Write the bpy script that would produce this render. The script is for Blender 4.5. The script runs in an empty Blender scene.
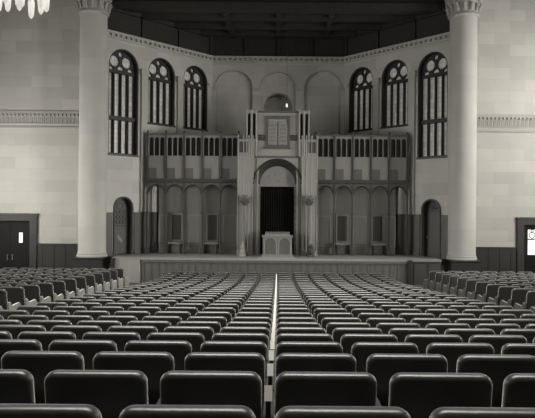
import bpy, bmesh, math
from mathutils import Vector, Matrix
PI = math.pi
C = bpy.context.scene.collection
H = 3.30                     # eye height above the front of the hall floor
F = 600.0                    # focal length in pixels of a 535 px wide frame
CX = 0.04                    # camera stands a little right of the centre line
STAGE = 1.22

# ------------------------------------------------------------------ materials
def newmat(name):
    m = bpy.data.materials.new(name); m.use_nodes = True
    nt = m.node_tree
    return m, nt, nt.nodes['Principled BSDF']
def tint(v): return (v*1.03, v*1.0, v*0.925, 1)
def plain(name, v, rough=0.6, spec=0.4, emit=0, noise=0.0, nscale=6.0, stretch=(1,1,1), bump=0.0):
    m, nt, b = newmat(name)
    b.inputs['Base Color'].default_value = tint(v)
    b.inputs['Roughness'].default_value = rough
    b.inputs['Specular IOR Level'].default_value = spec
    if emit:
        b.inputs['Emission Color'].default_value = tint(1.0)
        b.inputs['Emission Strength'].default_value = emit
    if noise:
        tc = nt.nodes.new('ShaderNodeTexCoord'); mp = nt.nodes.new('ShaderNodeMapping')
        mp.inputs['Scale'].default_value = stretch
        n = nt.nodes.new('ShaderNodeTexNoise'); n.inputs['Scale'].default_value = nscale; n.inputs['Detail'].default_value = 4
        r = nt.nodes.new('ShaderNodeMix'); r.data_type = 'RGBA'
        r.inputs[6].default_value = tint(v*(1-noise)); r.inputs[7].default_value = tint(v*(1+noise))
        nt.links.new(tc.outputs['Object'], mp.inputs[0]); nt.links.new(mp.outputs[0], n.inputs['Vector'])
        nt.links.new(n.outputs['Fac'], r.inputs[0]); nt.links.new(r.outputs[2], b.inputs['Base Color'])
        if bump:
            bp = nt.nodes.new('ShaderNodeBump'); bp.inputs['Strength'].default_value = bump; bp.inputs['Distance'].default_value = 0.01
            nt.links.new(n.outputs['Fac'], bp.inputs['Height']); nt.links.new(bp.outputs[0], b.inputs['Normal'])
    return m
def ashlar(name, v, round_=False, bw=1.25, bh=0.47, var=0.10, mort=0.88):
    m, nt, b = newmat(name)
    tc = nt.nodes.new('ShaderNodeTexCoord'); sp = nt.nodes.new('ShaderNodeSeparateXYZ'); cb = nt.nodes.new('ShaderNodeCombineXYZ')
    nt.links.new(tc.outputs['Object'], sp.inputs[0])
    if round_:
        at = nt.nodes.new('ShaderNodeMath'); at.operation = 'ARCTAN2'
        mu = nt.nodes.new('ShaderNodeMath'); mu.operation = 'MULTIPLY'; mu.inputs[1].default_value = 0.55
        nt.links.new(sp.outputs[1], at.inputs[0]); nt.links.new(sp.outputs[0], at.inputs[1])
        nt.links.new(at.outputs[0], mu.inputs[0]); nt.links.new(mu.outputs[0], cb.inputs[0])
    else:
        nt.links.new(sp.outputs[0], cb.inputs[0])
    nt.links.new(sp.outputs[2], cb.inputs[1])
    br = nt.nodes.new('ShaderNodeTexBrick')
    br.inputs['Scale'].default_value = 1.0; br.inputs['Brick Width'].default_value = bw; br.inputs['Row Height'].default_value = bh
    br.inputs['Mortar Size'].default_value = 0.006; br.inputs['Mortar Smooth'].default_value = 0.3; br.inputs['Bias'].default_value = 0.0
    br.inputs['Color1'].default_value = tint(v*(1-var)); br.inputs['Color2'].default_value = tint(v*(1+var)); br.inputs['Mortar'].default_value = tint(v*mort)
    nt.links.new(cb.outputs[0], br.inputs['Vector'])
    n = nt.nodes.new('ShaderNodeTexNoise'); n.inputs['Scale'].default_value = 1.3; n.inputs['Detail'].default_value = 5
    nt.links.new(cb.outputs[0], n.inputs['Vector'])
    mr = nt.nodes.new('ShaderNodeMapRange'); mr.inputs[3].default_value = 0.9; mr.inputs[4].default_value = 1.1
    nt.links.new(n.outputs['Fac'], mr.inputs[0])
    mx = nt.nodes.new('ShaderNodeMix'); mx.data_type = 'RGBA'; mx.blend_type = 'MULTIPLY'; mx.inputs[0].default_value = 1
    nt.links.new(br.outputs['Color'], mx.inputs[6]); nt.links.new(mr.outputs[0], mx.inputs[7])
    nt.links.new(mx.outputs[2], b.inputs['Base Color'])
    b.inputs['Roughness'].default_value = 0.85; b.inputs['Specular IOR Level'].default_value = 0.2
    return m
def leaded(name, v):
    m, nt, b = newmat(name)
    tc = nt.nodes.new('ShaderNodeTexCoord'); sp = nt.nodes.new('ShaderNodeSeparateXYZ'); cb = nt.nodes.new('ShaderNodeCombineXYZ')
    nt.links.new(tc.outputs['Object'], sp.inputs[0]); nt.links.new(sp.outputs[0], cb.inputs[0]); nt.links.new(sp.outputs[2], cb.inputs[1])
    br = nt.nodes.new('ShaderNodeTexBrick'); br.offset = 0
    br.inputs['Scale'].default_value = 1.0; br.inputs['Brick Width'].default_value = 0.14; br.inputs['Row Height'].default_value = 0.2
    br.inputs['Mortar Size'].default_value = 0.006
    br.inputs['Color1'].default_value = tint(v*0.85); br.inputs['Color2'].default_value = tint(v*1.15); br.inputs['Mortar'].default_value = tint(v*0.5)
    nt.links.new(cb.outputs[0], br.inputs['Vector']); nt.links.new(br.outputs['Color'], b.inputs['Base Color'])
    nt.links.new(br.outputs['Color'], b.inputs['Emission Color']); b.inputs['Emission Strength'].default_value = 0.16
    b.inputs['Roughness'].default_value = 0.3
    return m
M = {}
M['stone'] = ashlar('stone', 0.52, var=0.085)
M['stone_round'] = ashlar('stone_round', 0.52, True, 0.9, 0.6, 0.04, 0.95)
M['stone_trim'] = plain('stone_trim', 0.46, 0.8, noise=0.08)
M['carved'] = plain('carved', 0.42, 0.85, noise=0.12, nscale=20)
M['glass'] = leaded('glass', 0.55)
M['dark_wood'] = plain('dark_wood', 0.030, 0.5, noise=0.3, nscale=4, stretch=(6,6,0.6))
M['dado_wood'] = plain('dado_wood', 0.075, 0.45, noise=0.25, nscale=4, stretch=(6,6,0.5))
M['wood'] = plain('wood', 0.120, 0.42, noise=0.3, nscale=3, stretch=(6,6,0.5))
M['panel_wood'] = plain('panel_wood', 0.135, 0.42, noise=0.3, nscale=2.5, stretch=(4,4,0.5))
M['pale_wood'] = plain('pale_wood', 0.27, 0.45, noise=0.15, nscale=3, stretch=(4,4,0.6))
M['light_wood'] = plain('light_wood', 0.34, 0.5, noise=0.12, nscale=3, stretch=(4,4,0.6))
M['tablet'] = plain('tablet', 0.27, 0.6, noise=0.12, nscale=9)
M['desk_wood'] = plain('desk_wood', 0.23, 0.5, noise=0.12, nscale=3, stretch=(4,4,0.6))
M['black_wood'] = plain('black_wood', 0.010, 0.6, 0.2, noise=0.3)
M['mid_wood'] = plain('mid_wood', 0.16, 0.42, noise=0.25, nscale=3, stretch=(4,4,0.6))
M['deep_wood'] = plain('deep_wood', 0.036, 0.45, noise=0.25, nscale=4, stretch=(6,6,0.5))
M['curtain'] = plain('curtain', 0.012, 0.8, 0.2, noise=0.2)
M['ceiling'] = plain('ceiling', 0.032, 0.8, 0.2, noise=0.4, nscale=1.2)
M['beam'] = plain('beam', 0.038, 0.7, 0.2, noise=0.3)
M['carpet'] = plain('carpet', 0.10, 0.95, 0.1, noise=0.25, nscale=30)
M['stage_top'] = plain('stage_top', 0.30, 0.7, noise=0.12, nscale=4)
M['leather'] = plain('leather', 0.036, 0.33, 0.6, noise=0.25, nscale=11, bump=0.3)
lb = M['leather'].node_tree.nodes['Principled BSDF']
lb.inputs['Sheen Weight'].default_value = 0.6; lb.inputs['Sheen Roughness'].default_value = 0.35; lb.inputs['Sheen Tint'].default_value = (1, .98, .92, 1)
M['iron'] = plain('iron', 0.02, 0.45)
M['arm_wood'] = plain('arm_wood', 0.03, 0.4)
M['white_plate'] = plain('white_plate', 0.85, 0.6)
M['pale_end'] = plain('pale_end', 0.32, 0.55, noise=0.1)  # paler tone paints in the light on the left-hand row ends
M['dark_end'] = plain('dark_end', 0.10, 0.55, noise=0.1)  # darker copy paints in the shade on the right-hand row ends
M['lamp_glass'] = plain('lamp_glass', 0.7, 0.3, emit=0.42)
M['lit'] = plain('lit', 0.8, 0.4, emit=0.6)
M['brass'] = plain('brass', 0.30, 0.35)
M['urn'] = plain('urn', 0.36, 0.5)
M['urn_dark'] = plain('urn_dark', 0.09, 0.5)

# ------------------------------------------------------------------ helpers
def nb(): return bmesh.new()
def box(bm, x0, x1, y0, y1, z0, z1):
    v = [bm.verts.new(p) for p in ((x0,y0,z0),(x1,y0,z0),(x1,y1,z0),(x0,y1,z0),(x0,y0,z1),(x1,y0,z1),(x1,y1,z1),(x0,y1,z1))]
    for f in ((3,2,1,0),(4,5,6,7),(0,1,5,4),(1,2,6,5),(2,3,7,6),(3,0,4,7)): bm.faces.new([v[i] for i in f])
def tube(bm, p0, p1, r, n=8, r1=None):
    p0, p1 = Vector(p0), Vector(p1); d = (p1-p0).normalized(); r1 = r if r1 is None else r1
    a = d.orthogonal().normalized(); b = d.cross(a)
    A = [bm.verts.new(p0+r*(math.cos(t)*a+math.sin(t)*b)) for t in [2*PI*i/n for i in range(n)]]
    B = [bm.verts.new(p1+r1*(math.cos(t)*a+math.sin(t)*b)) for t in [2*PI*i/n for i in range(n)]]
    for i in range(n): bm.faces.new((A[i],A[(i+1)%n],B[(i+1)%n],B[i]))
    bm.faces.new(A[::-1]); bm.faces.new(B)
def lathe(bm, prof, c=(0,0), n=24):
    rings = [[bm.verts.new((c[0]+r*math.cos(2*PI*i/n), c[1]+r*math.sin(2*PI*i/n), z)) for i in range(n)] for r, z in prof]
    for a, b in zip(rings, rings[1:]):
        for i in range(n): bm.faces.new((a[i],a[(i+1)%n],b[(i+1)%n],b[i]))
    bm.faces.new(rings[0][::-1]); bm.faces.new(rings[-1])
def torus_xz(bm, c, R, r, n=24, k=8, a0=0.0, a1=2*PI):
    full = abs(a1-a0-2*PI) < 1e-6; cnt = n if full else n+1
    rings = []
    for i in range(cnt):
        t = a0+(a1-a0)*i/n
        rings.append([bm.verts.new((c[0]+(R+r*math.cos(q))*math.cos(t), c[1]+r*math.sin(q), c[2]+(R+r*math.cos(q))*math.sin(t))) for q in [2*PI*j/k for j in range(k)]])
    m = cnt if full else cnt-1
    for i in range(m):
        a, b = rings[i], rings[(i+1)%cnt]
        for j in range(k): bm.faces.new((a[j],a[(j+1)%k],b[(j+1)%k],b[j]))
    if not full: bm.faces.new(rings[0]); bm.faces.new(rings[-1][::-1])
def arch(cx, hw, z0, zs, n=20):      # round-headed opening: springing at zs, crown at zs+hw
    return [(cx-hw,z0),(cx+hw,z0)]+[(cx+hw*math.cos(PI*i/n), zs+hw*math.sin(PI*i/n)) for i in range(n+1)]
def rect(x0, x1, z0, z1): return [(x0,z0),(x1,z0),(x1,z1),(x0,z1)]
def circ(cx, cz, r, n=24): return [(cx+r*math.cos(2*PI*i/n), cz+r*math.sin(2*PI*i/n)) for i in range(n)]
def plate(bm, outline, holes, y0, y1):      # flat shape in the x-z plane with holes, solid from y0 to y1
    cu = bpy.data.curves.new('tmp', 'CURVE'); cu.dimensions = '2D'; cu.fill_mode = 'BOTH'; cu.extrude = abs(y1-y0)/2
    for loop in [outline]+holes:
        s = cu.splines.new('POLY'); s.points.add(len(loop)-1); s.use_cyclic_u = True
        for p, q in zip(s.points, loop): p.co = (q[0], q[1], 0, 1)
    o = bpy.data.objects.new('tmp', cu); C.objects.link(o)
    me = bpy.data.meshes.new_from_object(o.evaluated_get(bpy.context.evaluated_depsgraph_get()))
    bpy.data.objects.remove(o); bpy.data.curves.remove(cu)
    t = bmesh.new(); t.from_mesh(me); bpy.data.meshes.remove(me)
    for v in t.verts: v.co = Vector((v.co.x, (y0+y1)/2+v.co.z, v.co.y))
    bmesh.ops.remove_doubles(t, verts=t.verts, dist=1e-5)
    m2 = bpy.data.meshes.new('tmp'); t.to_mesh(m2); t.free(); bm.from_mesh(m2); bpy.data.meshes.remove(m2)
def obj(name, bm, mat, parent=None, smooth=False, bevel=0):
    bmesh.ops.recalc_face_normals(bm, faces=bm.faces)
    me = bpy.data.meshes.new(name); bm.to_mesh(me); bm.free()
    me.materials.append(M[mat])
    if smooth:
        for p in me.polygons: p.use_smooth = True
        me.set_sharp_from_angle(angle=math.radians(40))
    o = bpy.data.objects.new(name, me); C.objects.link(o)
    if parent: o.parent = parent
    if bevel:
        b = o.modifiers.new('bevel', 'BEVEL'); b.width = bevel; b.segments = 2; b.limit_method = 'ANGLE'
    return o
def tag(o, label, cat, group=None):
    o['label'] = label; o['category'] = cat
    if group: o['group'] = group
    return o
def thing(name, label, cat, loc=(0,0,0), rz=0, group=None):
    o = bpy.data.objects.new(name, None); C.objects.link(o); o.location = loc; o.rotation_euler = (0,0,rz); o.empty_display_size = 0.2
    return tag(o, label, cat, group)
def struct(o): o['kind'] = 'structure'; return o

# ------------------------------------------------------------------ floor profile (seat-top drop below the eye, by depth)
def interp(tab, z):
    if z <= tab[0][0]: return tab[0][1]+(z-tab[0][0])*(tab[1][1]-tab[0][1])/(tab[1][0]-tab[0][0])
    for i in range(len(tab)-1):
        (a, va), (b, vb) = tab[i], tab[i+1]
        if z <= b:
            h = b-a; t = (z-a)/h
            def sl(k):
                if k <= 0: return (tab[1][1]-tab[0][1])/(tab[1][0]-tab[0][0])
                if k >= len(tab)-1: return (tab[-1][1]-tab[-2][1])/(tab[-1][0]-tab[-2][0])
                return (tab[k+1][1]-tab[k-1][1])/(tab[k+1][0]-tab[k-1][0])
            m0, m1 = sl(i)*h, sl(i+1)*h
            return (2*t**3-3*t*t+1)*va+(t**3-2*t*t+t)*m0+(-2*t**3+3*t*t)*vb+(t**3-t*t)*m1
    return tab[-1][1]
MAIN = [(0.5,.495),(2.17,.712),(2.92,.798),(3.67,.893),(5.1,1.085),(7.2,1.35),(9.5,1.57),(12.45,1.84),(17.4,2.25),(20,2.38),(22,2.44)]
SIDE = [(3,.82),(8,1.32),(11.5,1.61),(14.1,1.80),(19.2,2.06),(22,2.20)]
BACK_H = 0.86
def floor_main(y): return H-interp(MAIN, y)-BACK_H
def floor_side(y): return H-interp(SIDE, y)-BACK_H
def floor_bm(x0, x1, y0, y1, fn, step=0.5):
    bm = nb(); n = int(math.ceil((y1-y0)/step)); L = []
    for i in range(n+1):
        y = y0+(y1-y0)*i/n; z = fn(y)
        L.append([bm.verts.new(p) for p in ((x0,y,z),(x1,y,z),(x1,y,z-0.3),(x0,y,z-0.3))])
    for a, b in zip(L, L[1:]):
        for k in range(4): bm.faces.new((a[k],a[(k+1)%4],b[(k+1)%4],b[k]))
    bm.faces.new(L[0]); bm.faces.new(L[-1][::-1])
    return bm
struct(obj('floor', floor_bm(-4.45, 4.45, -3.0, 24.3, floor_main), 'carpet', smooth=True))
struct(obj('floor_left', floor_bm(-13, -4.45, -3.0, 24.3, floor_side), 'carpet', smooth=True))
struct(obj('floor_right', floor_bm(4.45, 13, -3.0, 24.3, floor_side), 'carpet', smooth=True))

# ------------------------------------------------------------------ hall shell
OUT = 24.3        # plane of the walls beside the stage
HALL = 12.6
def placed(o, s):             # frame of the slanted stage walls: x runs along the wall, y points out of the hall
    o.matrix_world = Matrix(((0.6717, -s*-0.7408 if s > 0 else -0.7408, 0, s*3.10), (-s*0.7408, 0.6717, 0, 28.22), (0,0,1,0), (0,0,0,1)))
    return o
def wallbox(name, *a, mat='stone'):
    bm = nb(); box(bm, *a); return struct(obj(name, bm, mat))
for s, nm in ((-1,'left'), (1,'right')):
    # outer wall beside the stage with its doorway
    bm = nb(); xs = sorted((s*6.95, s*13.0))
    dx = sorted((s*9.98, s*11.7))
    plate(bm, [(xs[0],0),(dx[0],0),(dx[0],2.58),(dx[1],2.58),(dx[1],0),(xs[1],0),(xs[1],HALL),(xs[0],HALL)], [], OUT, OUT+0.4)
    struct(obj('wall_front_'+nm, bm, 'stone'))
    # side wall of the hall
    xo = sorted((s*13.0, s*13.3))
    bm = nb(); box(bm, xo[0], xo[1], -3.3, OUT+0.4, -1, HALL); o = obj('wall_'+nm, bm, 'stone'); struct(o)
    # wooden dado of the outer wall
    bm = nb(); dd = sorted((s*6.95, s*9.70))
    box(bm, dd[0], dd[1], OUT-0.05, OUT, 0, 1.60); box(bm, dd[0], dd[1], OUT-0.08, OUT, 1.60, 1.67); box(bm, dd[0], dd[1], OUT-0.07, OUT, 0.35, 0.5)
    for i in range(6):
        x = s*(7.2+0.46*i); box(bm, x-0.04, x+0.04, OUT-0.065, OUT-0.04, 0.5, 1.6)
    struct(obj('baseboard_'+nm, bm, 'dark_wood'))
    # carved frieze
    bm = nb(); fx = sorted((s*7.0, s*13.0))
    box(bm, fx[0], fx[1], OUT-0.07, OUT, 6.90, 7.02); box(bm, fx[0], fx[1], OUT-0.05, OUT, 6.79, 6.83); box(bm, fx[0], fx[1], OUT-0.05, OUT, 6.50, 6.54)
    box(bm, fx[0], fx[1], OUT-0.08, OUT, 6.33, 6.39)
    n = int((fx[1]-fx[0])/0.16)
    for i in range(n):
        x = fx[0]+0.08+i*0.16
        box(bm, x-0.05, x+0.05, OUT-0.10, OUT, 6.83, 6.91); box(bm, x-0.035, x+0.035, OUT-0.02, OUT, 6.54, 6.79); box(bm, x+0.06, x+0.10, OUT-0.02, OUT, 6.54, 6.79)
    struct(obj('trim_frieze_'+nm, bm, 'carved'))
    # doorway in the outer wall
    d = nb(); w0, w1 = 9.98, 11.7
    for a, b, z0, z1 in ((9.70,w0,0,2.58),(w1,11.98,0,2.58),(9.70,11.98,2.58,2.80)):
        q = sorted((s*a, s*b)); box(d, q[0], q[1], OUT-0.10, OUT+0.05, z0, z1)
    q = sorted((s*9.66, s*12.02)); box(d, q[0], q[1], OUT-0.13, OUT, 2.80, 2.88)
    dr = struct(obj('door_%d' % (1 if s < 0 else 2), d, 'dark_wood'))
    mid = (w0+w1)/2
    if s < 0: wins = [(mid-0.50, mid-0.34, 1.68, 2.10), None]
    else: wins = [(w0+0.22, w0+0.58, 1.35, 2.38), (mid+0.28, mid+0.64, 1.35, 2.38)]
    for k, (a, b) in enumerate(((w0+.01, mid-.005), (mid+.005, w1-.01))):
        q = sorted((s*a, s*b)); lf = nb(); wn = wins[k]
        holes = []
        if wn: h = sorted((s*wn[0], s*wn[1])); holes = [rect(h[0], h[1], wn[2], wn[3])]
        plate(lf, rect(q[0], q[1], 0.02, 2.55), holes, OUT+0.10, OUT+0.16)
        for z0, z1 in ((0.25,0.75),(0.85,1.25)):
            box(lf, q[0]+0.12, q[1]-0.12, OUT+0.085, OUT+0.10, z0, z1)
        lo = obj('door_leaf', lf, 'black_wood', dr)
        if wn:
            g = nb(); box(g, h[0], h[1], OUT+0.12, OUT+0.14, wn[2], wn[3]); obj('lit_pane', g, 'lit', lo)
            if s > 0:
                t = nb()
                torus_xz(t, ((h[0]+h[1])/2, OUT+0.11, 2.15), 0.12, 0.015, 16, 6)
                torus_xz(t, ((h[0]+h[1])/2, OUT+0.11, 2.33), 0.05, 0.012, 12, 6)
                box(t, h[0], h[1], OUT+0.10, OUT+0.12, 1.96, 2.0)
                obj('pane_tracery', t, 'dark_wood', lo)
        hd = nb(); xk = s*(mid-0.1) if k == 0 else s*(mid+0.1); tube(hd, (xk, OUT+0.06, 1.0), (xk, OUT+0.06, 1.2), 0.015)
        box(hd, xk-0.02, xk+0.02, OUT+0.05, OUT+0.10, 1.0, 1.02); box(hd, xk-0.02, xk+0.02, OUT+0.05, OUT+0.10, 1.18, 1.2)
        obj('door_handle', hd, 'brass', lo)
    bm = nb(); q = sorted((s*9.5, s*12.2)); box(bm, q[0], q[1], OUT+0.45, OUT+0.5, 0, 2.8); struct(obj('wall_vestibule_'+nm, bm, 'dark_wood'))
wallbox('wall_rear', -13.3, 13.3, -3.3, -3.0, -1, HALL)
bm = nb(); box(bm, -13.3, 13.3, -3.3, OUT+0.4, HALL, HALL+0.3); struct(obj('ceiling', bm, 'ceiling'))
# beam over the opening of the stage recess, and recess ceiling with beams
bm = nb(); box(bm, -7.0, 7.0, OUT+0.1, OUT+0.4, 11.3, HALL); box(bm, -7.0, 7.0, OUT-0.05, OUT+0.45, 11.2, 11.5); struct(obj('trim_stage_beam', bm, 'beam'))
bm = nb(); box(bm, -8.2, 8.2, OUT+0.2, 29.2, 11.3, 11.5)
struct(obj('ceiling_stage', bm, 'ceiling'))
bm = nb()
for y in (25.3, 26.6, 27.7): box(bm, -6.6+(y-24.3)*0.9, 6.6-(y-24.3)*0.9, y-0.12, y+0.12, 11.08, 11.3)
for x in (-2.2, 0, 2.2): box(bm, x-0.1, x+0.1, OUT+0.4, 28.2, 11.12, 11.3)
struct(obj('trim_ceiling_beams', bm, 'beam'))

# ------------------------------------------------------------------ slanted walls with windows and small doors
WU = (1.0, 2.9, 4.81); WH = 0.72; SP = 8.93; SILL = (6.75, 6.75, 5.30)
wn = 0
for s, nm in ((-1,'left'), (1,'right')):
    X = lambda u: s*u
    bm = nb()
    holes = [arch(X(u), WH, z0, SP) for u, z0 in zip(WU, SILL)]
    holes.append(arch(X(4.81), 0.46, 0.9, 3.14))
    x0, x1 = sorted((0, s*5.75))
    plate(bm, rect(x0, x1, 0, 10.0), holes, 0, 0.60)
    placed(struct(obj('wall_stage_'+nm, bm, 'stone')), s)
    # cornice with dentils and dark frieze above it
    bm = nb(); box(bm, x0, x1, -0.05, 0.45, 9.98, 10.07); box(bm, x0, x1, -0.14, 0.45, 10.16, 10.26)
    for i in range(24):
        c = s*(0.12+i*0.24); box(bm, c-0.06, c+0.06, -0.10, 0.1, 10.07, 10.16)
    box(bm, x0, x1, 0, 0.45, 10.07, 10.16)
    placed(struct(obj('trim_cornice_'+nm, bm, 'stone_trim')), s)
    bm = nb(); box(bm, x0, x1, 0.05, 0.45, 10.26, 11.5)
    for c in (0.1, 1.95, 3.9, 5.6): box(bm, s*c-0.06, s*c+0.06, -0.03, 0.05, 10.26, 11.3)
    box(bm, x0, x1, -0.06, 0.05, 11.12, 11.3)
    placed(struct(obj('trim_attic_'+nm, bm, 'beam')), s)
    # impost band between the windows
    bm = nb()
    for a, b in ((0,0.26),(1.74,2.16),(3.64,4.07),(5.55,5.75)):
        q = sorted((X(a), X(b))); box(bm, q[0], q[1], -0.05, 0.02, 8.82, 8.98)
    placed(struct(obj('trim_impost_'+nm, bm, 'stone_trim')), s)
    # slim pilasters between the windows
    bm = nb()
    for u in (1.95, 3.86):
        q = sorted((X(u-0.15), X(u+0.15))); box(bm, q[0], q[1], -0.10, 0.02, 2.95, 8.82); q = sorted((X(u-0.19), X(u+0.19))); box(bm, q[0], q[1], -0.14, 0.02, 8.70, 8.98)
    placed(struct(obj('trim_pilasters_'+nm, bm, 'stone_trim')), s)
    # dado beside the door
    bm = nb()
    for a, b in ((2.6,4.29),(5.33,5.75)):
        q = sorted((X(a), X(b))); box(bm, q[0], q[1], -0.05, 0.01, STAGE-0.3, 2.88); box(bm, q[0], q[1], -0.08, 0.01, 2.88, 2.95); box(bm, q[0], q[1], -0.07, 0.01, STAGE-0.3, STAGE+0.15)
    placed(struct(obj('baseboard_stage_'+nm, bm, 'dado_wood')), s)
    # windows
    for u, z0 in zip(WU, SILL):
        wn += 1; c = X(u)
        cr = lambda x, z, r: circ(c+x, z, r)
        half = lambda x, z, r: [(c+x-r, z)]+[(c+x+r*math.cos(PI*i/10), z+r*math.sin(PI*i/10)) for i in range(0, 10)]
        hl = [cr(-0.285, 9.16, 0.225), cr(0.285, 9.16, 0.225), cr(0, 9.46, 0.10), half(0, 8.82, 0.155), half(-0.46, 8.80, 0.13), half(0.46, 8.80, 0.13)]
        top = 8.66; segs = [(z0+0.09, top)] if z0 > 6 else [(z0+0.09, 6.74), (6.90, top)]
        for a, b in segs:
            for k in range(4):
                l = c-0.655+k*0.3375; hl.append(arch(l+0.137, 0.137, a, b-0.137, 8) if False else rect(l, l+0.27, a, b))
        f = nb(); plate(f, arch(c, WH, z0, SP), hl, 0.24, 0.34)
        plate(f, arch(c, WH, z0, SP), [arch(c, WH-0.05, z0+0.03, SP)], 0.03, 0.24)
        for a, b in segs:
            for k in range(3): tube(f, (c-0.3375+k*0.3375, 0.22, a), (c-0.3375+k*0.3375, 0.22, b), 0.034)
        box(f, c-WH, c+WH, 0.18, 0.28, top, top+0.09)
        if z0 < 6: box(f, c-WH, c+WH, 0.16, 0.28, 6.74, 6.90)
        fo = placed(struct(obj('window_%d' % wn, f, 'dark_wood')), s)
        g = nb(); plate(g, arch(c, WH, z0, SP), [], 0.35, 0.37); obj('pane', g, 'glass', fo)
        g = nb(); box(g, c-WH-0.02, c+WH+0.02, -0.03, 0.3, z0-0.05, z0+0.03); obj('window_sill', g, 'dark_wood' if z0 > 6 else 'dado_wood', fo)
    # small arched door
    d = nb(); c = X(4.81)
    plate(d, arch(c, 0.46, STAGE, 3.14), [arch(c, 0.405, STAGE+0.001, 3.14)], -0.06, 0.34)
    do = placed(struct(obj('door_%d' % (3 if s < 0 else 4), d, 'deep_wood')), s)
    lf = nb(); plate(lf, arch(c, 0.40, STAGE, 3.14), [], 0.26, 0.34)
    box(lf, c-0.30, c+0.30, 0.24, 0.26, STAGE+0.2, STAGE+0.95); lo = obj('door_leaf', lf, 'dado_wood', do)
    t = nb(); torus_xz(t, (c, 0.25, 3.14), 0.34, 0.02, 16, 6, 0, PI)
    if s < 0:
        for k in range(4):
            for j in range(3): torus_xz(t, (c-0.24+0.16*k, 0.25, 2.55+0.2*j), 0.075, 0.014, 12, 5)
        torus_xz(t, (c, 0.25, 3.22), 0.14, 0.016, 14, 5)
    else:
        for k in range(7):
            a = PI*k/6; tube(t, (c+0.06*math.cos(a), 0.25, 3.14+0.06*math.sin(a)), (c+0.34*math.cos(a), 0.25, 3.14+0.34*math.sin(a)), 0.014, 6)
    box(t, c-0.36, c+0.36, 0.23, 0.26, 3.06, 3.1) if s > 0 else box(t, c-0.34, c+0.34, 0.23, 0.26, 2.36, 2.41)
    obj('fan_tracery', t, 'dark_wood', lo)
    if s < 0:
        b = nb(); v = Matrix.Translation((c, 0, 1.85)) @ Matrix.Rotation(math.radians(-38), 4, 'Y')
        box(b, -0.06, 0.06, 0.225, 0.24, -0.16, 0.16); bmesh.ops.transform(b, matrix=v, verts=b.verts); obj('push_plate', b, 'pale_wood', lo)  # pale slanted rectangle on the lower door panel
    hd = nb(); tube(hd, (c+s*-0.32, 0.2, 2.0), (c+s*-0.32, 0.26, 2.0), 0.03); obj('door_knob', hd, 'brass', lo)

# ------------------------------------------------------------------ back wall with blind arches and a deep central niche
bm = nb()
ar = [(-2.07, 0.86), (0.0, 0.82), (2.07, 0.86)]
plate(bm, rect(-3.3, 3.3, 0, 10.0), [arch(c, r, 6.0, 8.73) for c, r in ar], 28.22, 28.36)
plate(bm, rect(-3.3, 3.3, 0, 10.0), [arch(0, 0.68, 7.0, 7.95)], 28.36, 28.5)
plate(bm, arch(0, 0.9, 6.8, 7.95), [arch(0, 0.68, 7.0, 7.95)], 28.5, 29.3)
box(bm, -0.95, 0.95, 29.3, 29.4, 6.7, 9.0)
struct(obj('wall_back', bm, 'stone'))
bm = nb(); box(bm, -3.2, 3.2, 28.17, 28.5, 9.98, 10.07); box(bm, -3.2, 3.2, 28.08, 28.5, 10.16, 10.26); box(bm, -3.2, 3.2, 28.22, 28.5, 10.07, 10.16)
for i in range(27):
    c = -3.12+i*0.24; box(bm, c-0.06, c+0.06, 28.12, 28.3, 10.07, 10.16)
struct(obj('trim_cornice_back', bm, 'stone_trim'))
bm = nb(); box(bm, -3.2, 3.2, 28.27, 28.6, 10.26, 11.5); box(bm, -3.2, 3.2, 28.16, 28.27, 11.12, 11.3)
for x in (-3.1,-1.55,0,1.55,3.1): box(bm, x-0.06, x+0.06, 28.19, 28.27, 10.26, 11.3)
struct(obj('trim_attic_back', bm, 'beam'))
bm = nb()
for a, b in ((-3.1,-2.93),(-1.21,-0.82),(0.82,1.21),(2.93,3.1)): box(bm, a, b, 28.16, 28.24, 8.66, 8.82)
for c, r in ar: torus_xz(bm, (c, 28.21, 8.73), r+0.03, 0.03, 28, 6, 0, PI)
struct(obj('trim_impost_back', bm, 'stone_trim'))

# ------------------------------------------------------------------ stone columns
for s in (-1, 1):
    o = thing('stone_column', 'tall round stone column left of the stage, nearest the hanging chandelier' if s < 0 else 'tall round stone column right of the stage with bright right flank', 'column', (s*7.33, 23.80, 0), 0, 'stone columns flanking the stage')
    b = nb(); lathe(b, [(0.545,1.36),(0.535,1.5),(0.53,6),(0.52,10.85)], n=40); obj('shaft', b, 'stone_round', o, True)
    b = nb(); lathe(b, [(0.58,1.20),(0.60,1.24),(0.58,1.28),(0.56,1.30),(0.57,1.34),(0.545,1.36)], n=40); obj('base_moulding', b, 'stone_trim', o, True)
    b = nb(); box(b, -0.58, 0.58, -0.58, 0.46, 0, 1.14); box(b, -0.61, 0.61, -0.61, 0.46, 1.14, 1.20); obj('plinth', b, 'dark_wood', o, bevel=0.02)
    b = nb(); lathe(b, [(0.58,10.75),(0.60,10.80),(0.58,10.86),(0.56,10.90),(0.60,11.45),(0.72,12.05),(0.78,12.10),(0.78,12.60)], n=32)
    for r0, zz, n in ((0.60,10.92,14),(0.64,11.3,14)):
        for i in range(n):
            a = 2*PI*(i+0.5*(zz > 11.2))/n
            p = Vector((math.cos(a), math.sin(a), 0))
            tube(b, p*(r0-0.03)+Vector((0,0,zz)), p*(r0+0.03)+Vector((0,0,zz+0.25)), 0.07, 6, 0.05)
            tube(b, p*(r0+0.03)+Vector((0,0,zz+0.25)), p*(r0+0.12)+Vector((0,0,zz+0.27)), 0.05, 6, 0.02)
    obj('capital', b, 'carved', o)

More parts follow.
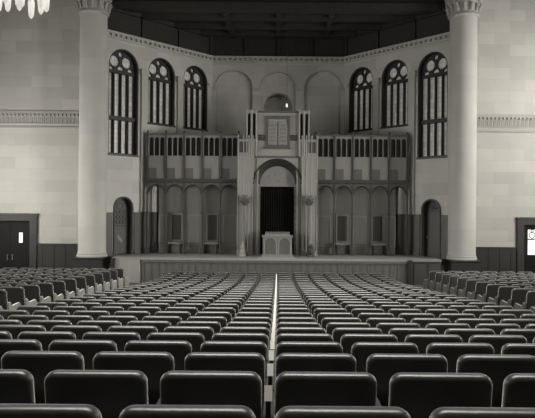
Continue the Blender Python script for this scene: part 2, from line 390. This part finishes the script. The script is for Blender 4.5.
# ------------------------------------------------------------------ stage
SF = 23.3
st = thing('stage_platform', 'long raised stage with pale floor and panelled wooden front below the ark', 'stage', (0, SF, 0))
def child(name, bm, mat, par, smooth=False, bevel=0):       # geometry given in world coordinates
    o = obj(name, bm, mat, par, smooth, bevel); o.matrix_parent_inverse = Matrix.Translation(-Vector(par.location)); return o
def stage_poly(a): return [(-6.4,SF),(6.4,SF),(6.4,24.2),(6.85,24.32),(3.15,28.2),(-3.15,28.2),(-6.85,24.32),(-6.4,24.2)]
def slab(bm, pts, z0, z1):
    lo = [bm.verts.new((x,y,z0)) for x, y in pts]; hi = [bm.verts.new((x,y,z1)) for x, y in pts]
    n = len(pts)
    for i in range(n): bm.faces.new((lo[i],lo[(i+1)%n],hi[(i+1)%n],hi[i]))
    bm.faces.new(lo[::-1]); bm.faces.new(hi)
bm = nb(); slab(bm, stage_poly(0), STAGE-0.08, STAGE); child('stage_floor', bm, 'stage_top', st)
bm = nb(); box(bm, -5.25, 5.1, SF+0.02, SF+0.08, 0, STAGE-0.08)
for i in range(36):
    x = -5.15+i*0.29; box(bm, x-0.012, x+0.012, SF-0.0, SF+0.03, 0.2, STAGE-0.16)
box(bm, -5.25, 5.1, SF-0.03, SF+0.05, STAGE-0.17, STAGE-0.08); box(bm, -5.25, 5.1, SF-0.03, SF+0.05, 0, 0.2)
child('front_panelling', bm, 'panel_wood', st)
bm = nb(); box(bm, -6.36, -5.30, SF-0.0, SF+0.5, 0, STAGE-0.08); child('stone_end_block', bm, 'light_wood', st, bevel=0.02)
bm = nb(); box(bm, -6.42, -6.28, SF-0.1, SF+0.2, 0, STAGE-0.02); child('corner_post', bm, 'dark_wood', st, bevel=0.01)
bm = nb(); box(bm, 5.08, 5.24, SF-0.1, SF+0.1, 0, STAGE-0.02); child('corner_post', bm, 'dark_wood', st, bevel=0.01)
bm = nb(); box(bm, 5.24, 6.4, SF+0.06, SF+0.5, 0, STAGE-0.08)
for x0, x1 in ((5.34,5.82),(5.9,6.34)): box(bm, x0, x1, SF+0.03, SF+0.06, 0.2, STAGE-0.2)
child('end_panel', bm, 'dado_wood', st, bevel=0.01)
bm = nb(); box(bm, -0.72, 0.72, SF+0.05, SF+0.45, STAGE, STAGE+0.03)
child('desk_step', bm, 'light_wood', st)

# ------------------------------------------------------------------ arcaded wooden screens with balcony
SY = 25.2
for s, nm in ((-1,'left'), (1,'right')):
    w = thing('choir_screen', 'tall wooden arcaded screen with balcony, on the %s of the ark' % nm, 'screen', (s*3.5, SY, STAGE), 0, 'arcaded screens flanking the ark')
    px = [s*(1.63+0.765*k) for k in range(6)]
    lo, hi = min(px), max(px)
    for k, x in enumerate(px):
        b = nb(); box(b, x-0.034, x+0.034, SY-0.06, SY+0.06, STAGE, 6.28); box(b, x-0.06, x+0.06, SY-0.08, SY+0.07, STAGE, STAGE+0.25)
        tube(b, (x, SY-0.075, STAGE+0.25), (x, SY-0.075, 3.75), 0.02, 8)
        tube(b, (x, SY-0.07, 4.45), (x, SY-0.07, 6.2), 0.018, 8)
        lathe(b, [(0.02,6.28),(0.045,6.30),(0.05,6.34),(0.03,6.39),(0.005,6.41)], (x, SY), 10)
        for z in (2.95, 3.75, 4.38, 5.3): box(b, x-0.06, x+0.06, SY-0.10, SY+0.06, z-0.025, z+0.025)
        child('post', b, 'dado_wood', w)
    b = nb()     # arcade
    hl = [arch((a+c)/2, 0.348, STAGE+0.002, 3.79) for a, c in zip(px, px[1:])]
    plate(b, rect(lo, hi, STAGE, 4.30), hl, SY-0.03, SY+0.05)
    for a, c in zip(px, px[1:]): lathe(b, [(0.004,4.20),(0.03,4.215),(0.03,4.245),(0.004,4.26)], ((a+c)/2, SY-0.06), 8)
    ac = child('arcade', b, 'wood', w)
    for a, c in zip(px, px[1:]):
        b = nb(); plate(b, arch((a+c)/2, 0.335, 3.2, 3.80), [arch((a+c)/2, 0.285, 3.199, 3.80)[:]], SY-0.06, SY+0.16) if False else torus_xz(b, ((a+c)/2, SY-0.01, 3.79), 0.328, 0.035, 20, 8, 0, PI)
        child('arch_moulding', b, 'deep_wood', ac)  # dark wood colour paints in the shadow along each arch edge
    b = nb(); box(b, lo-0.05, hi+0.05, SY-0.12, SY+0.1, 4.30, 4.37); box(b, lo-0.03, hi+0.03, SY-0.08, SY+0.1, 4.24, 4.30)
    for i in range(30): x = lo+0.06+i*(hi-lo-0.12)/29; box(b, x-0.025, x+0.025, SY-0.10, SY, 4.20, 4.25)
    child('moulding', b, 'dado_wood', w)
    for k, (a, c) in enumerate(zip(px, px[1:])):
        q = sorted((a, c)); m = (q[0]+q[1])/2
        b = nb(); box(b, q[0]+0.045, q[1]-0.045, SY-0.01, SY+0.04, 4.37, 5.28)
        box(b, q[0]+0.045, q[1]-0.045, SY-0.03, SY+0.04, 5.22, 5.30)
        pp = child('parapet_panel', b, 'pale_wood', w)
        b = nb(); box(b, q[0]+0.045, m, SY-0.018, SY-0.008, 4.38, 4.82); child('dark_inlay', b, 'panel_wood', pp)
        b = nb(); ow = (q[1]-q[0]-0.09)/3
        plate(b, rect(q[0]+0.04, q[1]-0.04, 5.30, 6.20), [arch(q[0]+0.045+ow*(j+0.5), ow*0.41, 5.34, 6.02, 10) for j in range(3)], SY-0.02, SY+0.03)
        for j in range(4):
            x = q[0]+0.045+ow*j; tube(b, (x, SY-0.03, 5.34), (x, SY-0.03, 6.0), 0.016, 6)
        child('arched_railing', b, 'pale_wood', w)
        b = nb(); box(b, q[0]+0.04, q[1]-0.04, SY+0.08, SY+0.10, 5.30, 6.20); child('dark_lining', b, 'dark_wood', w)  # dark sheet added behind the railing so its openings come out dark
    b = nb(); box(b, lo-0.05, hi+0.05, SY-0.07, SY+0.08, 6.19, 6.26); child('handrail', b, 'wood', w)
    b = nb(); slab(b, [(lo, SY+0.05), (hi, SY+0.05), (s*3.0 if s > 0 else -1.6, 28.2), (1.6 if s > 0 else -3.0, 28.2)], 4.3, 4.42); child('balcony_floor', b, 'dark_wood', w)
    # panelled wall behind the arcade
    pl = sorted((s*1.63, s*5.08)); b = nb(); PY = SY+0.6
    box(b, pl[0], pl[1], PY, PY+0.08, STAGE, 4.30); box(b, pl[0], pl[1], PY-0.05, PY, 2.90, 2.98); box(b, pl[0], pl[1], PY-0.03, PY, STAGE, STAGE+0.22)
    pw = child('back_panelling', b, 'pale_wood', w)
    for k, (a, c) in enumerate(zip(px, px[1:])):
        m = (a+c)/2
        if abs(m)+0.3 > 5.05: m -= s*0.29
        b = nb(); plate(b, rect(m-0.31, m+0.31, STAGE+0.3, 2.86), [rect(m-0.25, m+0.25, STAGE+0.36, 2.80)], PY-0.035, PY)
        child('panel_frame', b, 'light_wood', pw)
    # high-backed stage chairs in the second and fourth bays
    for k in (1, 3):
        m = (px[k]+px[k+1])/2
        side = 'nearer the ark' if k == 1 else 'farther from the ark'
        c = thing('throne_chair', 'high-backed dark wooden chair under %s arcade, the one %s' % (nm, side), 'chair', (m, SY+0.26, STAGE), 0, 'high-backed chairs under the arcades')
        b = nb(); plate(b, rect(-0.26, 0.26, 0.40, 1.70), [rect(-0.20, 0.20, 0.56, 1.62)], 0.22, 0.30); box(b, -0.29, 0.29, 0.20, 0.31, 1.68, 1.74); obj('back_frame', b, 'pale_wood', c, bevel=0.008)
        b = nb(); box(b, -0.20, 0.20, 0.235, 0.285, 0.56, 1.62); box(b, -0.16, 0.16, 0.215, 0.235, 0.62, 1.56); obj('back_cushion', b, 'dado_wood', c, bevel=0.015)
        b = nb(); box(b, -0.31, 0.31, -0.18, 0.30, 0.40, 0.49); obj('seat', b, 'pale_wood', c, bevel=0.02)
        for x in (-0.26, 0.26):
            for y in (-0.14, 0.26):
                b = nb(); box(b, x-0.035, x+0.035, y-0.035, y+0.035, 0, 0.40); obj('leg', b, 'dark_wood', c)

# ------------------------------------------------------------------ the ark
AY = 24.8
ark = thing('ark_portal', 'tall carved wooden ark with twin tablets over a round-arched dark opening', 'ark', (0, AY, STAGE))
CZ = 4.17
bm = nb()
plate(bm, rect(-0.86, 0.86, STAGE, 7.12), [arch(0, 0.80, STAGE+0.001, 4.40) if False else [(-0.80,STAGE+0.001),(0.80,STAGE+0.001),(0.80,CZ)]+[(0.97*math.cos(PI*i/24), CZ+1.0*math.sin(PI*i/24)) for i in range(25) if abs(0.97*math.cos(PI*i/24)) < 0.84]+[(-0.80,CZ)]], AY, AY+0.12)
child('portal_field', bm, 'light_wood', ark)
# splayed archivolt
bm = nb(); n = 28; R = []
steps = [(1.0,AY-0.05),(1.05,AY-0.02),(1.0,AY),(0.94,AY+0.03),(0.92,AY+0.16),(0.86,AY+0.18),(0.84,AY+0.30),(0.77,AY+0.32),(0.75,AY+0.42)]
for i in range(n+1):
    a = PI*i/n; R.append([bm.verts.new((r*0.97*math.cos(a), y, CZ+r*math.sin(a))) for r, y in steps])
for a, b in zip(R, R[1:]):
    for k in range(len(steps)-1): bm.faces.new((a[k],a[k+1],b[k+1],b[k]))
child('archivolt', bm, 'deep_wood', ark, True)
# tympanum
bm = nb(); plate(bm, [(0.77*math.cos(PI*i/24), CZ-0.02+0.79*math.sin(PI*i/24)) for i in range(25)], [], AY+0.40, AY+0.46)
box(bm, -0.80, 0.80, AY+0.36, AY+0.46, CZ-0.10, CZ-0.01)
torus_xz(bm, (0, AY+0.40, CZ+0.30), 0.16, 0.02, 20, 6)
for sx in (-1,1): torus_xz(bm, (sx*0.36, AY+0.40, CZ+0.2), 0.11, 0.018, 18, 6)
child('tympanum', bm, 'light_wood', ark)
# jambs with roundels
for s in (-1, 1):
    b = nb(); slab(b, [(s*0.98,AY-0.02),(s*0.94,AY-0.02),(s*0.71,AY+0.40),(s*0.71,AY+0.46),(s*0.98,AY+0.46)], STAGE, CZ)
    j = child('jamb', b, 'mid_wood', ark)
    b = nb()
    for i in range(9): torus_xz(b, (0, 0, 1.75+0.29*i), 0.085, 0.02, 16, 6)
    bmesh.ops.transform(b, matrix=Matrix.Translation((s*0.82, AY+0.19, 0)) @ Matrix.Rotation(-s*math.radians(61), 4, 'Z'), verts=b.verts)
    child('roundel_band', b, 'pale_wood', j)
# tablets panel
bm = nb(); plate(bm, rect(-0.50, 0.50, 5.68, 6.92), [rect(-0.42, 0.42, 5.78, 6.84)], AY-0.06, AY); box(bm, -0.54, 0.54, AY-0.10, AY, 5.60, 5.68); box(bm, -0.52, 0.52, AY-0.08, AY, 6.92, 6.97)
fr = child('tablet_frame', bm, 'wood', ark)
for s in (-1, 1):
    b = nb(); plate(b, arch(s*0.21, 0.19, 5.80, 6.60, 14), [], AY-0.045, AY-0.005)
    t = child('law_tablet', b, 'tablet', fr)
    b = nb()
    for i in range(5):
        z = 5.92+0.16*i
        for k in range(4): box(b, s*0.21-0.13+0.07*k, s*0.21-0.13+0.07*k+0.04+0.01*((i+k)%2), AY-0.055, AY-0.04, z, z+0.05)
    child('carved_lines', b, 'mid_wood', t)
# string courses and small ornaments on the field
bm = nb(); box(bm, -0.86, 0.86, AY-0.07, AY, 5.24, 5.32); box(bm, -1.62, 1.62, AY-0.10, AY+0.1, 7.10, 7.18) if False else box(bm, -0.90, 0.90, AY-0.08, AY+0.1, 7.10, 7.18)
child('string_course', bm, 'wood', ark)
for s in (-1, 1):
    b = nb(); c = s*0.66
    for i in range(3):
        for k in range(3): box(b, c-0.12+0.085*i, c-0.12+0.085*i+0.07, AY-0.04, AY, 5.96+0.085*k, 5.96+0.085*k+0.07)
    child('grid_ornament', b, 'dado_wood', ark)
# side piers: slim paired tall shafts with dark slots, then a broad lower fluted pier
for s in (-1, 1):
    b = nb(); q = sorted((s*0.86, s*1.30))
    plate(b, rect(q[0], q[1], 5.3, 7.20), [arch(s*0.975, 0.055, 6.02, 7.02, 8), arch(s*1.185, 0.055, 6.02, 7.02, 8)], AY-0.10, AY+0.02)
    box(b, q[0], q[1], AY+0.03, AY+0.25, STAGE, 7.16)
    for x in (0.885, 1.08, 1.275): tube(b, (s*x, AY-0.12, 5.3), (s*x, AY-0.12, 7.22), 0.026, 8)
    for z in (5.95, 7.14): box(b, q[0]-0.02, q[1]+0.02, AY-0.14, AY+0.05, z-0.03, z+0.03)
    child('tall_pier', b, 'light_wood', ark)
    b = nb()
    for x in (0.975, 1.185): box(b, s*x-0.06, s*x+0.06, AY+0.0, AY+0.04, 6.0, 7.1)
    child('slot_backing', b, 'dark_wood', ark)
    b = nb(); q = sorted((s*1.0, s*1.64)); box(b, q[0], q[1], AY-0.12, AY+0.4, STAGE, 6.0)
    for x in (1.02, 1.18, 1.40, 1.62):
        tube(b, (s*x, AY-0.13, STAGE+0.2), (s*x, AY-0.13, 6.08), 0.02, 8)
        lathe(b, [(0.035,6.08),(0.045,6.11),(0.03,6.15),(0.004,6.19)], (s*x, AY-0.13), 8)
    for z in (5.28, 4.30): box(b, q[0]-0.02, q[1]+0.02, AY-0.17, AY, z-0.03, z+0.03)
    box(b, q[0]-0.02, q[1]+0.02, AY-0.18, AY, STAGE, STAGE+0.2)
    pr = child('broad_pier', b, 'light_wood', ark)
    b = nb(); box(b, s*1.40-0.17, s*1.40+0.17, AY-0.135, AY-0.1, 5.45, 5.9); child('inlay_panel', b, 'dado_wood', pr)
    # slender column with foliage capital in front of the pier
    b = nb(); x = s*1.31; lathe(b, [(0.14,STAGE),(0.14,STAGE+0.08),(0.09,STAGE+0.16),(0.085,STAGE+0.22),(0.075,3.28)], (x, AY-0.34), 16)
    cl = child('slender_column', b, 'mid_wood', ark, True)
    b = nb(); lathe(b, [(0.08,3.26),(0.10,3.28),(0.09,3.31),(0.12,3.42),(0.19,3.54),(0.21,3.56),(0.21,3.62)], (x, AY-0.34), 16)
    for i in range(10):
        a = 2*PI*i/10; p = Vector((math.cos(a), math.sin(a), 0)); o = Vector((x, AY-0.34, 0))
        tube(b, o+p*0.10+Vector((0,0,3.31)), o+p*0.17+Vector((0,0,3.45)), 0.03, 6, 0.025); tube(b, o+p*0.17+Vector((0,0,3.45)), o+p*0.215+Vector((0,0,3.42)), 0.025, 6, 0.012)
    child('foliage_capital', b, 'panel_wood', cl)
    b = nb(); box(b, x-0.12, x+0.12, AY-0.46, AY-0.1, 3.62, 3.70); child('bracket', b, 'mid_wood', ark)
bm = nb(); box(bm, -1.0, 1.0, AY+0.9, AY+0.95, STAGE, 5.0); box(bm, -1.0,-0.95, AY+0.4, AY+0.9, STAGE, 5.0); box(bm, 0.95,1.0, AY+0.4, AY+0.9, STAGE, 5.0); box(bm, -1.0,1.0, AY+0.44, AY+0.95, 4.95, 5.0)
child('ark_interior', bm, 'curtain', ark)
bm = nb(); n = 120; A = []
for i in range(n+1):
    x = -0.72+1.44*i/n; y = AY+0.50+0.035*math.sin(i*2*PI/8)
    A.append([bm.verts.new((x, y, STAGE+0.02)), bm.verts.new((x, y, CZ-0.02)), bm.verts.new((x, y+0.01, CZ-0.02)), bm.verts.new((x, y+0.01, STAGE+0.02))])
for a, b in zip(A, A[1:]):
    for k in range(4): bm.faces.new((a[k],a[(k+1)%4],b[(k+1)%4],b[k]))
cu = obj('ark_curtain', bm, 'curtain', None, True); cu.location = (0,0,0); tag(cu, 'dark pleated curtain hanging inside the round-arched ark opening', 'curtain')

# hanging lamp in front of the upper niche
hl = thing('eternal_lamp', 'small bright lamp hanging above the top of the ark', 'lamp', (0.36, 24.7, 7.40))
b = nb(); lathe(b, [(0.01,-0.08),(0.035,-0.05),(0.04,0),(0.035,0.05),(0.015,0.08)], n=12); obj('glass_cup', b, 'lit', hl, True)
b = nb(); tube(b, (0,0,0.08), (0,0,3.95), 0.006, 6); obj('chain', b, 'iron', hl)

# reading desk
d = thing('reading_desk', 'pale wooden reading desk with two arched panels before the dark curtain', 'desk', (0.02, 23.78, STAGE))
b = nb(); box(b, -0.58, 0.58, 0, 0.55, 0.05, 0.80); box(b, -0.62, 0.62, -0.03, 0.58, 0, 0.10); obj('body', b, 'desk_wood', d, bevel=0.01)
b = nb(); box(b, -0.62, 0.62, -0.04, 0.58, 0.80, 0.87); obj('top', b, 'desk_wood', d, bevel=0.01)
b = nb(); v = [(-0.49,0.02,0.87),(0.49,0.02,0.87),(0.49,0.5,0.87),(-0.49,0.5,0.87),(-0.49,0.02,0.92),(0.49,0.02,0.92),(0.49,0.5,1.00),(-0.49,0.5,1.00)]
vs = [b.verts.new(p) for p in v]
for f in ((3,2,1,0),(4,5,6,7),(0,1,5,4),(1,2,6,5),(2,3,7,6),(3,0,4,7)): b.faces.new([vs[i] for i in f])
obj('book_slope', b, 'tablet', d)
for s in (-1, 1):
    b = nb(); plate(b, arch(s*0.28, 0.22, 0.13, 0.56, 14), [], -0.012, 0.0); ap = obj('arched_panel', b, 'wood', d)
    b = nb(); torus_xz(b, (s*0.28, -0.01, 0.56), 0.23, 0.022, 18, 6, 0, PI)
    for x in (-0.23, 0.23): tube(b, (s*0.28+x, -0.01, 0.12), (s*0.28+x, -0.01, 0.56), 0.022, 6)
    obj('panel_moulding', b, 'tablet', ap, True)

# urn-like ornaments on the stage
for s, mt, lab in ((-1, 'urn', 'pale tapering finial ornament standing on stage left of the reading desk'), (1, 'urn_dark', 'dark squat finial ornament standing on stage right of the reading desk')):
    t = thing('stage_finial', lab, 'ornament', (-1.38 if s < 0 else 1.40, 24.2, STAGE), 0, 'finial ornaments beside the ark')
    b = nb(); box(b, -0.16, 0.16, -0.16, 0.16, 0, 0.10); obj('foot', b, mt, t, bevel=0.02)
    b = nb(); lathe(b, [(0.12,0.10),(0.15,0.16),(0.13,0.26),(0.08,0.33),(0.11,0.38),(0.08,0.46),(0.04,0.52),(0.06,0.57),(0.03,0.63),(0.012,0.68)] if s < 0 else [(0.10,0.10),(0.17,0.2),(0.17,0.32),(0.09,0.38),(0.13,0.44),(0.10,0.52),(0.02,0.58)], n=16); obj('bulb', b, mt, t, True); t.scale = (0.8, 0.8, 0.9)

# chandelier
ch = thing('chandelier', 'ring chandelier with pale hanging glass pendants at the upper left', 'chandelier', (-6.42, 15.0, 8.1))
b = nb(); R = 0.60
for r, z in ((R,0.55),(0.36,0.85)):
    n = 32; k = 8; rg = [[b.verts.new(((r+0.03*math.cos(q))*math.cos(t), (r+0.03*math.cos(q))*math.sin(t), z+0.03*math.sin(q))) for q in [2*PI*j/k for j in range(k)]] for t in [2*PI*i/n for i in range(n)]]
    for i in range(n):
        for j in range(k): b.faces.new((rg[i][j],rg[i][(j+1)%k],rg[(i+1)%n][(j+1)%k],rg[(i+1)%n][j]))
for i in range(6):
    a = 2*PI*i/6; tube(b, (R*math.cos(a),R*math.sin(a),0.55), (0.05*math.cos(a),0.05*math.sin(a),1.3), 0.012, 6)
obj('ring_frame', b, 'brass', ch)
b = nb(); tube(b, (0,0,1.28), (0,0,HALL-8.1), 0.02, 8); obj('chain', b, 'iron', ch)
for i in range(13):
    a = 2*PI*(i+0.25)/13; b = nb(); dz = 0.09*((i*5) % 3)-0.02
    x, y = (R*math.cos(a), R*math.sin(a))
    lathe(b, [(0.02,0.02+dz),(0.06,0.08+dz),(0.075,0.2+dz),(0.085,0.42),(0.06,0.52)], (x, y), 12); obj('glass_pendant', b, 'lamp_glass', ch, True)
b = nb(); lathe(b, [(0.03,0.0),(0.10,0.08),(0.12,0.25),(0.10,0.55),(0.04,0.62)], (0.05,-0.2), 14); obj('glass_pendant', b, 'lamp_glass', ch, True)

# ------------------------------------------------------------------ theatre seats
def rr(w, z0, z1, r, seg=6):        # rounded rectangle, top corners round, lower corners tighter
    pts = []
    for cx, cz, a0, q in ((w-r, z1-r, 0, r), (-w+r, z1-r, PI/2, r)):
        pts += [(cx+q*math.cos(a0+PI/2*i/seg), cz+q*math.sin(a0+PI/2*i/seg)) for i in range(seg+1)]
    q = max(0.012, r*0.3)
    for cx, cz, a0 in ((-w+q, z0+q, PI), (w-q, z0+q, 1.5*PI)):
        pts += [(cx+q*math.cos(a0+PI/2*i/2), cz+q*math.sin(a0+PI/2*i/2)) for i in range(3)]
    return pts
def loft(bm, loops):
    R = [[bm.verts.new(p) for p in l] for l in loops]; n = len(R[0])
    for a, b in zip(R, R[1:]):
        for i in range(n): bm.faces.new((a[i],a[(i+1)%n],b[(i+1)%n],b[i]))
    bm.faces.new(R[0]); bm.faces.new(R[-1][::-1])
def back_bm():
    b = nb(); L = []
    for y, ins in ((-0.048,0.030),(-0.044,0.014),(-0.030,0.003),(-0.005,0.0),(0.020,0.004),(0.040,0.018),(0.052,0.05)):
        L.append([(x, y+0.0-(z-0.40)*0.17+0.03, z) for x, z in rr(0.244-ins, 0.27+ins, BACK_H-ins, 0.055-ins*0.5)])
    loft(b, L); return b
def cush_bm():
    b = nb(); L = []
    for z, ins in ((0.37,0.02),(0.38,0.0),(0.44,0.0),(0.465,0.012),(0.475,0.04)):
        x1 = 0.245-ins; y0, y1 = 0.06+ins, 0.50-ins; r = 0.05
        pts = []
        for cx, cy, a0 in ((x1-r,y1-r,0),(-x1+r,y1-r,PI/2),(-x1+r,y0+r,PI),(x1-r,y0+r,1.5*PI)):
            pts += [(cx+r*math.cos(a0+PI/2*i/3), cy+r*math.sin(a0+PI/2*i/3), z) for i in range(4)]
        L.append(pts)
    loft(b, L); return b
def stand_bm(x, top=0.60):
    b = nb(); p = [(-0.02,0.0),(0.32,0.0),(0.32,0.04),(0.22,0.10),(0.22,0.35),(0.36,top-0.03),(0.36,top),(-0.04,top),(-0.04,top-0.05),(0.05,0.35),(0.05,0.10),(-0.02,0.04)]
    lo = [b.verts.new((x-0.015,y,z)) for y, z in p]; hi = [b.verts.new((x+0.015,y,z)) for y, z in p]; n = len(p)
    for i in range(n): b.faces.new((lo[i],lo[(i+1)%n],hi[(i+1)%n],hi[i]))
    b.faces.new(lo[::-1]); b.faces.new(hi); return b
def arm_bm(x):
    b = nb(); box(b, x-0.027, x+0.027, -0.04, 0.38, 0.60, 0.635); return b
def end_bm(x):
    b = nb(); p = [(-0.02,0.0),(0.34,0.0),(0.40,0.50),(0.34,0.56),(0.06,0.54),(0.0,0.62),(-0.06,0.62)]
    lo = [b.verts.new((x-0.022,y,z)) for y, z in p]; hi = [b.verts.new((x+0.022,y,z)) for y, z in p]; n = len(p)
    for i in range(n): b.faces.new((lo[i],lo[(i+1)%n],hi[(i+1)%n],hi[i]))
    b.faces.new(lo[::-1]); b.faces.new(hi); return b
PITCH = 0.55; GX = PITCH/2
def mesh_of(bm, mat, smooth=False):
    bmesh.ops.recalc_face_normals(bm, faces=bm.faces)
    me = bpy.data.meshes.new('part'); bm.to_mesh(me); bm.free(); me.materials.append(M[mat])
    if smooth:
        for p in me.polygons: p.use_smooth = True
        me.set_sharp_from_angle(angle=math.radians(50))
    return me
ME = {'backrest': mesh_of(back_bm(), 'leather', True), 'cushion': mesh_of(cush_bm(), 'leather', True)}
for s, k in ((-1,'l'), (1,'r')):
    ME['standard'+k] = mesh_of(stand_bm(s*GX), 'iron'); ME['armrest'+k] = mesh_of(arm_bm(s*GX), 'arm_wood')
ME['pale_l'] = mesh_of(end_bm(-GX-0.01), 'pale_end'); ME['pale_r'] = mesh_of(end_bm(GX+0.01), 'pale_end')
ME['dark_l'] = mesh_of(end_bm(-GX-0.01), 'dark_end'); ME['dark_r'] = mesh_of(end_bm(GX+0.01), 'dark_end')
b = nb(); box(b, GX-0.012, GX+0.012, -0.06, 0.02, 0.6, 0.74); ME['plate_post'] = mesh_of(b, 'iron')
b = nb(); box(b, GX-0.019, GX+0.019, -0.008, 0.008, -0.036, 0.036)
bmesh.ops.transform(b, matrix=Matrix.Translation((0,-0.075,0.765)) @ Matrix.Rotation(math.radians(-20),4,'X'), verts=b.verts); ME['row_plate'] = mesh_of(b, 'white_plate')
ORD = 'front second third fourth fifth sixth seventh eighth ninth tenth eleventh twelfth thirteenth fourteenth fifteenth sixteenth seventeenth eighteenth nineteenth twentieth'.split()
TENS = ['twenty-'+w for w in 'first second third fourth fifth sixth seventh'.split()]
def nth(i): return (['first']+ORD[1:]+TENS)[i]
seats = []      # (depth, x, y, z, rot, parts, label, group)
def inframe(x, y, z):
    px = [278.2+(xx-CX)*F/y for xx in (x-0.247, x+0.247)]
    return px[1] > 1 and px[0] < 534 and 205+(H-z-BACK_H)*F/y < 410
for k in range(27):
    y = 2.17+0.75*k
    for s in (-1, 1):
        for i in range(7):
            x = s*(PITCH*(i+0.5)); z = floor_main(y)
            c = 'l' if s < 0 else 'r'
            parts = [('backrest','backrest'),('seat_cushion','cushion')]
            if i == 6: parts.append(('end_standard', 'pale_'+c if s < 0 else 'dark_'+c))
            else: parts += [('standard','standard'+c),('armrest','armrest'+c)]
            if s < 0 and i == 0: parts += [('standard','standardr'),('armrest','armrestr'),('plate_post','plate_post'),('row_plate','row_plate')]
            side = 'left' if s < 0 else 'right'
            lab = 'dark leather seat, %s row from camera, %s %s of white row plates' % (nth(k), nth(i), side)
            seats.append((y, x, y, z, 0.0, parts, lab, 'theatre seats of the main block', inframe(x, y, z)))
ROT = math.radians(3)
for s in (-1, 1):
    for k in range(14):
        for i in range(14):
            y0 = 19.2-0.75*k; x = s*(4.85+GX+PITCH*i*math.cos(ROT)); y = y0-PITCH*i*math.sin(ROT); z = floor_side(y)
            if abs(x) > 12.6: continue
            c = 'l' if s > 0 else 'r'; o = 'l' if s < 0 else 'r'
            parts = [('backrest','backrest'),('seat_cushion','cushion'),('standard','standard'+o),('armrest','armrest'+o)]
            if i == 0: parts.append(('end_standard', ('pale_' if s < 0 else 'dark_')+c))  # left ends take the lit tone, right ends the shaded one
            lab = 'dark leather seat, %s side block, %s row from stage, %s from aisle' % ('left' if s < 0 else 'right', nth(k), nth(i))
            seats.append((y+1.5 if i else y-3, x, y, z, s*ROT*-1 if s < 0 else s*-ROT, parts, lab, 'theatre seats of the side blocks', inframe(x, y, z)))
vis = sorted([q for q in seats if q[8]], key=lambda q: q[0]); rest = [q for q in seats if not q[8] and abs(q[1]) < 0.47*q[2]+1.3 and q[2] > 1.5]
solo, mass = vis[:300], vis[300:]
print('SEATS in frame', len(vis), 'solo', len(solo), 'rest', len(rest))
first = {}
for q in solo:
    _, x, y, z, rot, parts, lab, grp, _v = q
    r = thing('theatre_seat', lab, 'seat', (x, y, z), -rot, grp)
    for nm, key in parts:
        if key in first: o = first[key].copy()
        else: o = bpy.data.objects.new(nm, ME[key]); first[key] = o
        o.name = nm; C.objects.link(o); o.parent = r
acc = {}
for q in mass+rest:
    _, x, y, z, rot, parts, lab, grp, _v = q
    mt = Matrix.Translation((x, y, z)) @ Matrix.Rotation(-rot, 4, 'Z')
    for nm, key in parts:
        mat = ME[key].materials[0].name
        t = bmesh.new(); t.from_mesh(ME[key]); bmesh.ops.transform(t, matrix=mt, verts=t.verts)
        tm = bpy.data.meshes.new('t'); t.to_mesh(tm); t.free()
        acc.setdefault(mat, bmesh.new()).from_mesh(tm); bpy.data.meshes.remove(tm)
names = list(acc); tot = bmesh.new(); me = bpy.data.meshes.new('theatre_seating')
for i, mname in enumerate(names):
    for f in acc[mname].faces: f.material_index = i
    tm = bpy.data.meshes.new('t'); acc[mname].to_mesh(tm); acc[mname].free(); tot.from_mesh(tm); bpy.data.meshes.remove(tm)
tot.to_mesh(me); tot.free()
for mname in names: me.materials.append(bpy.data.materials[mname])
o = bpy.data.objects.new('theatre_seating', me); C.objects.link(o); o['kind'] = 'stuff'
tag(o, 'distant rows of dark leather theatre seats close to the stage', 'seats')

# ------------------------------------------------------------------ light
def area(name, loc, tgt, sx, sy, e, spread=180):
    l = bpy.data.lights.new(name, 'AREA'); l.shape = 'RECTANGLE'; l.size = sx; l.size_y = sy; l.energy = e; l.color = (1.0, 0.985, 0.94); l.spread = math.radians(spread)
    o = bpy.data.objects.new(name, l); C.objects.link(o); o.location = loc
    o.rotation_euler = (Vector(tgt)-Vector(loc)).to_track_quat('-Z', 'Y').to_euler(); return o
area('skylight', (0, 11, 12.4), (0, 11, 0), 14, 16, 2350, 75)  # added overhead light, narrowed onto the seat tops; the ceiling has no opening
area('window_daylight', (12.9, 20.3, 5.5), (3, 22, 5.0), 3.4, 8.0, 930)  # unseen lights along both side walls, which have no windows built
area('window_daylight', (12.9, 14.5, 3.4), (-7, 24.5, 3.6), 3.0, 4.0, 300, 60)  # added narrow beam, aimed to brighten the left slanted wall
area('window_daylight', (12.9, 9, 5.5), (0, 16, 3.0), 3.0, 5.0, 450)
area('window_daylight', (-12.9, 20.3, 3.4), (-3, 22, 2.5), 3.4, 4.0, 600)  # unseen light set low so the upper left wall stays darker
area('window_daylight', (-12.9, 14.5, 3.4), (7, 24.5, 3.6), 3.0, 4.0, 130, 60)  # added narrow beam, aimed to brighten the right slanted wall
area('window_daylight', (-12.9, 9, 5.5), (0, 16, 3.0), 3.0, 5.0, 350)
w = bpy.data.worlds.new('world'); bpy.context.scene.world = w; w.use_nodes = True
w.node_tree.nodes['Background'].inputs[0].default_value = (0.5,0.5,0.47,1); w.node_tree.nodes['Background'].inputs[1].default_value = 0.3

# ------------------------------------------------------------------ camera
cam = bpy.data.cameras.new('camera'); co = bpy.data.objects.new('camera', cam); C.objects.link(co)
cam.sensor_width = 36; cam.lens = 36*F/535; cam.clip_start = 0.05; cam.clip_end = 200
cam.shift_x = -(278.2-267.5)/535; cam.shift_y = -(209-205)/535
co.location = (CX, 0, H); co.rotation_euler = (PI/2, -0.0079, 0)
sc = bpy.context.scene; sc.camera = co
sc.view_settings.view_transform = 'Standard'; sc.view_settings.look = 'None'; sc.view_settings.gamma = 1; sc.view_settings.exposure = 0.0
